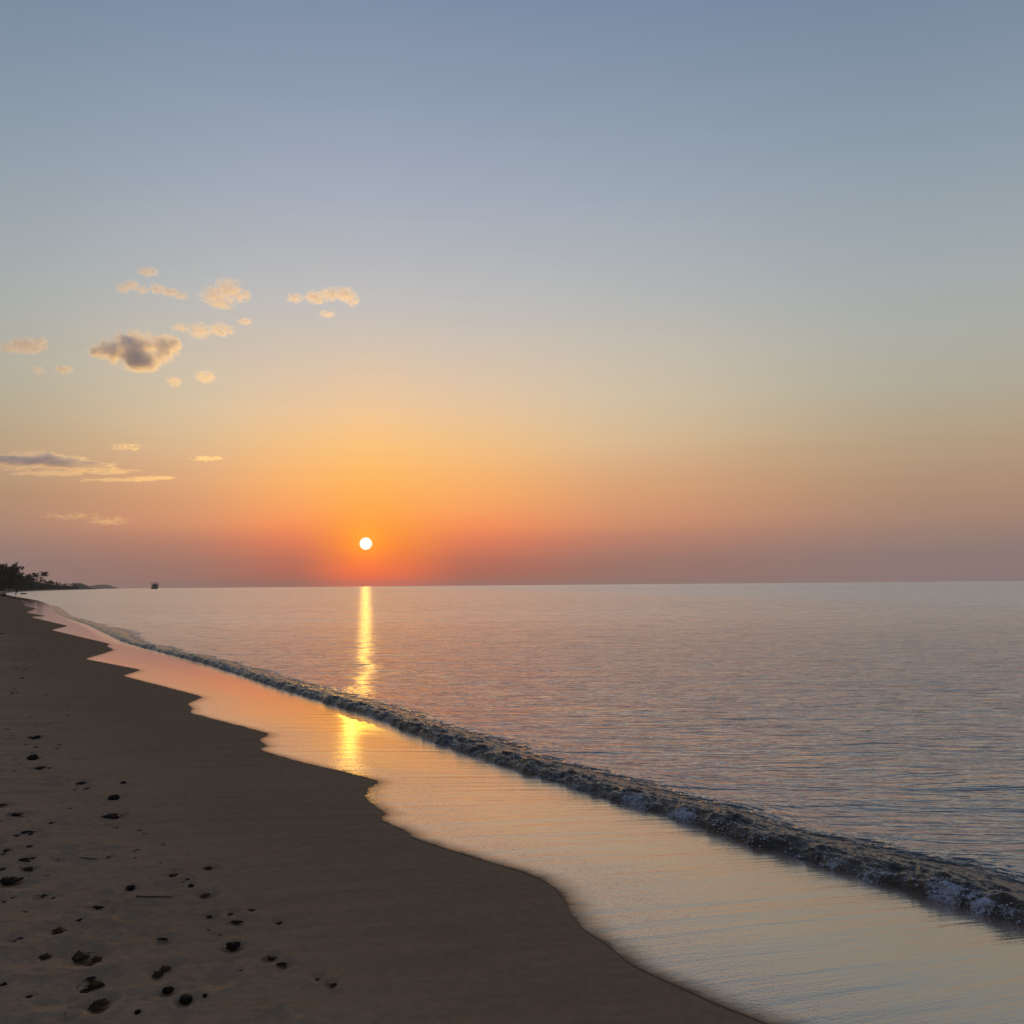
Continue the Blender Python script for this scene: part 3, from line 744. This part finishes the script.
def place_tree(px, D, top, kp, wf, label, group='trees along the far shore'):
    base = at_depth(px, 588, D); bz = float(beach(base.x, base.y)) - 0.2
    topz = at_depth(px, top, D).z; hgt = topz - bz
    if used[kp]: o = copy_tree(TP[kp])
    else: o = TP[kp]; used[kp] = True
    o.location = (base.x, base.y, bz); o.rotation_euler = (0, 0, random.uniform(0, 6.28) if kp < 3 else 0.3); o.scale = (hgt * wf, hgt * wf, hgt)
    tag(o, label, 'tree', group)
for (px, top, kp, wf, label) in TREES:
    if label is None: continue
    place_tree(px, Dland(px) + random.uniform(-8, 8), top, kp, wf, label)
# dense undergrowth under and behind them
rg = random.Random(5); bm = bmesh.new()
for i in range(330):
    px = rg.uniform(-40, 77); D = Dland(px) + rg.uniform(-4, 60)
    top = float(np.interp(px, [-40, 15, 20, 30, 45, 60, 77], [568, 568.5, 577, 580, 583, 585, 585.3])) + rg.uniform(-0.8, 1.5)
    q = at_depth(px, 588, D); bz = float(beach(q.x, q.y)); tz = at_depth(px, top, D).z
    hh_ = max(1.0, tz - bz)
    leaf_quads(bm, rg, Vector((q.x, q.y, bz + hh_ * 0.45)), Vector((3.5 + hh_ * 0.3, 4, hh_ * 0.55)), 70, 0.75)
o = bm_obj('undergrowth', bm, m_leaf, None, False); tag(o, 'dense dark undergrowth below the trees of the far shore', 'undergrowth', kind='stuff')

# far headlands
def headland(name, pxs, tops, D, depth, label):
    n, m_ = 90, 40; V = []
    for i in range(n):
        px = pxs[0] + (pxs[-1] - pxs[0]) * i / (n - 1); top = float(np.interp(px, pxs, tops))
        zt = at_depth(px, top, D).z
        for j in range(m_):
            v = j / (m_ - 1) * 2 - 1; q = at_depth(px, 588, D + depth * v)
            k = max(0.0, 1 - v * v) ** 0.7
            V.append((q.x, q.y, -0.6 + (zt + 0.6) * k))
    V = np.array(V); nz = fbm(V[:, 0] / 14, V[:, 1] / 14, 4); V[:, 2] += nz * np.clip(V[:, 2], 0, 10) * 0.16
    o = mesh_np(name, V, grid_faces(n, m_)[:, ::-1], m_hill); tag(o, label, 'headland', kind='structure'); return o
headland('headland', [70, 74, 77, 81, 86, 91, 97], [588, 584, 583.2, 583.3, 585, 587, 589.4], 2350, 200, 'low wooded headland past the end of the tree line')
headland('distant_hills', [80, 90, 97, 103, 108, 113, 121], [588, 586, 584.9, 584.6, 584.8, 586.4, 588.9], 7400, 500, 'faint hazy hill farthest along the coast')

# ------------------------------------------------------------------ vessel on the horizon
def box(bm, c, s, taper=1.0):
    vs = [Vector((x, y, z_)) for z_ in (-.5, .5) for x, y in ((-.5, -.5), (.5, -.5), (.5, .5), (-.5, .5))]
    V = [bm.verts.new((c[0] + v.x * s[0] * (taper if v.z > 0 else 1), c[1] + v.y * s[1] * (taper if v.z > 0 else 1), c[2] + v.z * s[2])) for v in vs]
    for f in ((3,2,1,0),(4,5,6,7),(0,1,5,4),(1,2,6,5),(2,3,7,6),(3,0,4,7)): bm.faces.new([V[k] for k in f])
q = at_depth(155.3, 588, 1850); ves = empty('fishing_vessel', (q.x, q.y, 0.0), R(-22)); ves.scale = (1.0, 1.0, 1.2)
tag(ves, 'dark boxy fishing vessel far out on the horizon', 'boat')
bm = bmesh.new(); n = 14; prev = None
for k in range(n):                                       # hull stations stern -> bow
    f = k / (n - 1); yy = -7 + 14 * f; w_ = 4.6 * (1 - max(0, (f - 0.45) / 0.55) ** 2.2) + 0.05; dk = 2.2 + 0.9 * f ** 2
    ring = [bm.verts.new(v) for v in ((-w_ * 0.35, yy, -0.8), (-w_ * 0.85, yy, 0.4), (-w_, yy, dk), (w_, yy, dk), (w_ * 0.85, yy, 0.4), (w_ * 0.35, yy, -0.8))]
    if prev:
        for j in range(6): bm.faces.new((prev[j], prev[(j+1) % 6], ring[(j+1) % 6], ring[j]))
    else: bm.faces.new(ring[::-1])
    prev = ring
bm.faces.new(prev); bm_obj('hull', bm, m_hull, ves, False)
bm = bmesh.new(); box(bm, (0, -1, 5.0), (8.4, 6.0, 5.4), 1.0); cb = bm_obj('cabin', bm, m_cabin, ves, False)
for sx_ in (-1.7, 0, 1.7):
    bm = bmesh.new(); box(bm, (sx_, -4.03, 6.2), (1.2, 0.12, 1.1)); bm_obj('window', bm, m_glass, cb, False)
bm = bmesh.new(); box(bm, (0, -1.2, 9.6), (10.4, 9.0, 0.7)); bm_obj('canopy', bm, m_hull, ves, False)
for sx_ in (-4.8, 4.8):
    for sy_ in (-5.4, 3.0):
        bm = bmesh.new(); box(bm, (sx_, sy_, 5.9), (0.45, 0.45, 7.2)); bm_obj('post', bm, m_hull, ves, False)
bm = bmesh.new(); cone_seg(bm, Vector((0, 1.6, 7.6)), Vector((0, 1.6, 11.6)), 0.2, 0.1); bm_obj('mast', bm, m_hull, ves)

# ------------------------------------------------------------------ people far up the beach
def person(name, joints, edges, radii, loc, rz, head, label, sc=1.0):
    root = empty(name, loc, rz); root.scale = (sc,) * 3
    me = bpy.data.meshes.new('sk'); me.from_pydata([Vector(j) for j in joints], edges, [])
    ob = bpy.data.objects.new('sk', me); C.objects.link(ob)
    sk = ob.modifiers.new('skin', 'SKIN'); sk.use_smooth_shade = True
    for i, r_ in enumerate(radii): me.skin_vertices[0].data[i].radius = r_ if isinstance(r_, tuple) else (r_, r_)
    me.skin_vertices[0].data[0].use_root = True
    sb = ob.modifiers.new('sub', 'SUBSURF'); sb.levels = 1; sb.render_levels = 1
    dg = bpy.context.evaluated_depsgraph_get(); ev = ob.evaluated_get(dg); bme = bpy.data.meshes.new_from_object(ev)
    bpy.data.objects.remove(ob); bme.name = 'body'
    bme.materials.clear(); bme.materials.append(m_cloth); bme.materials.append(m_skin)
    hd = Vector(head)
    for p_ in bme.polygons:
        c = p_.center; p_.material_index = 1 if (c - hd).length < 0.17 else 0; p_.use_smooth = True
    bo = bpy.data.objects.new('body', bme); C.objects.link(bo); bo.parent = root
    bm = bmesh.new(); bmesh.ops.create_icosphere(bm, subdivisions=2, radius=0.118)
    bmesh.ops.delete(bm, geom=[v for v in bm.verts if v.co.z < -0.03 and v.co.y > -0.02], context='VERTS')
    bm.transform(Matrix.Translation(hd + Vector((0, -0.012, 0.028)))); bm_obj('hair', bm, m_hair, root)
    tag(root, label, 'person'); return root
# seated: hips on the sand, knees drawn up, facing +y of the root
J = [(0,0,.12),(0,.0,.32),(0,.03,.52),(0,.06,.64),(0,.09,.78),
     (.11,.02,.12),(.14,.36,.42),(.13,.50,.08),(.13,.64,.05),(-.11,.02,.12),(-.15,.38,.40),(-.14,.52,.08),(-.14,.66,.05),
     (.19,.04,.55),(.24,.18,.34),(.10,.38,.40),(-.19,.04,.55),(-.24,.18,.34),(-.08,.40,.38)]
Ed = [(0,1),(1,2),(2,3),(3,4),(0,5),(5,6),(6,7),(7,8),(0,9),(9,10),(10,11),(11,12),(2,13),(13,14),(14,15),(2,16),(16,17),(17,18)]
Ra = [.15,.13,.14,.06,.10,.10,.075,.05,.04,.10,.075,.05,.04,.06,.045,.035,.06,.045,.035]
q = hit_beach(3.0, 597.0); zq = float(beach(q.x, q.y))
person('person', J, Ed, Ra, (q.x, q.y, zq - 0.02), R(-70), (0, .09, .78), 'person in dark clothes sitting on the sand at the far water edge', 1.12)
# standing, bent forward towards the water, one arm reaching
J = [(0,0,.92),(0,.16,1.10),(0,.36,1.24),(0,.46,1.28),(0,.58,1.33),
     (.10,0,.88),(.14,.10,.50),(.14,-.06,.08),(.14,.08,.03),(-.10,0,.88),(-.16,-.06,.48),(-.16,-.30,.06),(-.16,-.16,.02),
     (.20,.34,1.20),(.26,.42,.92),(.20,.62,.78),(-.20,.34,1.22),(-.28,.56,1.30),(-.24,.82,1.42)]
q = on_z(16.2, 595.0)
person('person', J, Ed, Ra, (q.x, q.y, -0.06), R(-80), (0, .58, 1.33), 'person in dark clothes bending forward in the shallows', 1.6)
bm = blob(77, 0.5, 0.6); o = bm_obj('boulder', bm, m_rock); q = on_z(23.4, 594.2); o.location = (q.x, q.y, 0.0); o.scale = (2.1, 2.2, 1.5)
tag(o, 'low dark boulder showing above the shallow water', 'boulder')

# ------------------------------------------------------------------ clouds (real volumes high above the haze)
def cloud(lobes, D, dens, label, noise_amp=1.9, nscale=3.8, stretch=(1, 1), group='clouds lit by the low sun', name='cloud', aniso=0.82, edge=0.35, col=(1, 1, 1)):
    cx = sum(l[0] for l in lobes) / len(lobes); cy = sum(l[1] for l in lobes) / len(lobes)
    c0 = at_depth(cx, cy, D)
    bm = bmesh.new(); L = []
    rbig = max(max(l[2], l[3]) for l in lobes) * D / F
    for (px, py, rx, ry) in lobes:
        p_ = at_depth(px, py, D) - c0; wx = rx * D / F; wz = ry * D / F; wy = max(wz, min(wx, 2.0 * wz))
        L.append((p_, (wx, wy, wz)))
        tmp = bmesh.new(); bmesh.ops.create_icosphere(tmp, subdivisions=3, radius=1.0)
        tmp.transform(Matrix.Translation(p_) @ Matrix.Diagonal((wx * 1.15, wy * 1.15, wz * 1.15, 1)))
        me = bpy.data.meshes.new('t'); tmp.to_mesh(me); tmp.free(); bm.from_mesh(me); bpy.data.meshes.remove(me)
    m = bpy.data.materials.new('cloud_vapour'); m.use_nodes = True
    t = NT(m.node_tree); m.node_tree.nodes.remove(m.node_tree.nodes['Principled BSDF']); out = m.node_tree.nodes['Material Output']
    oc = t.new('ShaderNodeTexCoord').outputs['Object']
    f = None
    for (p_, r_) in L:
        e = t.math('SUBTRACT', 1.0, t.vmath('LENGTH', t.vmath('DIVIDE', t.vmath('SUBTRACT', oc, tuple(p_)), r_)))
        f = e if f is None else t.math('SMOOTH_MAX', f, e, 0.25)
    rmean = sum(min(r_[0], r_[2]) for _, r_ in L) / len(L)
    nv_ = t.mapping(oc, scale=(1 / rmean / stretch[0], 1 / rmean / stretch[0], 1 / rmean / stretch[1]), loc=(cx * 0.37, cy * 0.21, cx * 0.11))
    n = t.noise(nv_, nscale * 0.42, 9, 0.74)
    v = t.math('ADD', t.math('MULTIPLY', f, 0.85), t.math('MULTIPLY', t.math('SUBTRACT', n, 0.545), noise_amp * 3.2))
    dn = t.math('MULTIPLY', t.math('MULTIPLY', t.rng(v, 0.0, edge), t.rng(f, -0.12, 0.12)), dens / rmean)
    vol = t.new('ShaderNodeVolumePrincipled'); vol.inputs['Color'].default_value = (*col, 1); vol.inputs['Anisotropy'].default_value = aniso
    t.put(vol.inputs['Density'], dn); t.l.new(vol.outputs[0], out.inputs['Volume'])
    m.cycles.volume_step_rate = 0.35
    o = bm_obj(name, bm, m); o.location = c0
    rm = o.modifiers.new('hull', 'REMESH'); rm.mode = 'VOXEL'; rm.voxel_size = max(rmean * 0.16, rbig * 0.03)
    tag(o, label, 'cloud', group)
    return o
cloud([(112,350,22,13),(135,348,28,20),(140,358,32,15),(165,347,19,14),(98,352,13,7)], 5200, 3.2, 'large puffy cloud with a dark grey heart and orange rim', noise_amp=0.85, nscale=2.6, edge=0.5)
cloud([(215,296,17,10),(228,289,16,12),(240,296,13,7),(222,304,14,6)], 5600, 1.0, 'bright golden cloud right of the big dark hearted one, highest large puff')
cloud([(316,297,14,7),(331,294,13,7),(344,294,13,8),(352,300,9,8),(327,314,9,4),(295,298,10,5)], 5800, 1.0, 'arched golden cloud with loose wisps, farthest right')
cloud([(200,331,13,10),(221,330,15,7),(182,328,12,5)], 5600, 0.8, 'peach cloud of two puffs right above the big dark hearted cloud')
cloud([(26,346,22,9),(8,348,12,6),(40,342,10,6)], 5300, 1.0, 'orange cloud at the left edge of the sky, level with the big cloud')
cloud([(124,288,9,6),(132,285,9,6),(142,290,9,4)], 6000, 0.9, 'pale thin wisp left of a longer wisp, high in the sky', noise_amp=1.8, nscale=4.5)
cloud([(148,271.5,13,5)], 6000, 0.9, 'pale short wisp, highest cloud of all', noise_amp=1.8, nscale=4.5)
cloud([(157,289,9,6),(170,292,11,5),(180,296,9,4)], 6000, 0.9, 'pale long wisp between the short wisps and the bright golden cloud', noise_amp=1.8, nscale=4.5)
cloud([(64,369.5,10,5)], 5300, 0.9, 'little orange puff below left of the big dark hearted cloud', noise_amp=1.7, nscale=4.0)
cloud([(38,370,7,5)], 5300, 0.7, 'tiny faint puff below the left edge cloud', noise_amp=1.7, nscale=4.0)
cloud([(174.5,381.5,9,6)], 5300, 0.8, 'little peach puff below right of the big dark hearted cloud', noise_amp=1.7, nscale=4.0)
cloud([(205,377,11,7)], 5300, 0.8, 'small pale puff right of the little peach puff', noise_amp=1.7, nscale=4.0)
cloud([(245,321.5,8,4)], 5600, 0.7, 'tiny cream streak right of the two puff cloud', noise_amp=1.7, nscale=4.0)
cloud([(20,460,60,11),(62,462,45,9),(92,466,26,6),(-30,460,50,11)], 7000, 2.0, 'long flat grey cloud bank low at the left edge', noise_amp=0.9, nscale=3.2, stretch=(5, 1.0), name='cloud_bank', aniso=0.8)
cloud([(100,471,45,4),(150,478,34,3),(120,480,50,2.6),(55,473,60,3.5)], 7000, 0.5, 'thin golden streak cloud trailing right below the grey bank', noise_amp=0.9, nscale=2.4, stretch=(5, 1.0))
cloud([(126,447,20,4)], 7000, 0.55, 'short golden streak cloud above the right end of the grey bank', stretch=(3, 1))
cloud([(208,458.5,20,3.2)], 7000, 0.5, 'thin faint streak alone right of the grey bank', stretch=(3, 1))
cloud([(108,521,24,5),(70,516,34,4)], 7500, 0.16, 'faint low streak near the horizon left of the sun', stretch=(3, 1))

# ------------------------------------------------------------------ haze
m_haze = bpy.data.materials.new('haze_air'); m_haze.use_nodes = True
nt = m_haze.node_tree; nt.nodes.remove(nt.nodes['Principled BSDF'])
vp = nt.nodes.new('ShaderNodeVolumePrincipled'); vp.inputs['Color'].default_value = (0.86, 0.87, 0.92, 1); vp.inputs['Density'].default_value = 0.00006
vp.inputs['Anisotropy'].default_value = 0.3
nt.links.new(vp.outputs[0], nt.nodes['Material Output'].inputs['Volume'])
m_haze.cycles.homogeneous_volume = True
bm = bmesh.new(); box(bm, (0, 0, 19.0), (20000, 20000, 43.5)); hz_ = bm_obj('haze', bm, m_haze, None, False)
tag(hz_, 'thin evening haze over the sea and coast', 'haze', kind='stuff')
HAZE = True
if not HAZE: bpy.data.objects.remove(hz_)

# ------------------------------------------------------------------ render settings
scene.view_settings.view_transform = 'Standard'; scene.view_settings.look = 'None'
scene.view_settings.exposure = 0.0; scene.view_settings.gamma = 1.0
cy = scene.cycles
cy.max_bounces = 12; cy.glossy_bounces = 3; cy.diffuse_bounces = 2; cy.transmission_bounces = 2; cy.volume_bounces = 10
cy.sample_clamp_direct = 1.9; cy.sample_clamp_indirect = 3.0
cy.use_denoising = True
cy.caustics_reflective = False; cy.caustics_refractive = False
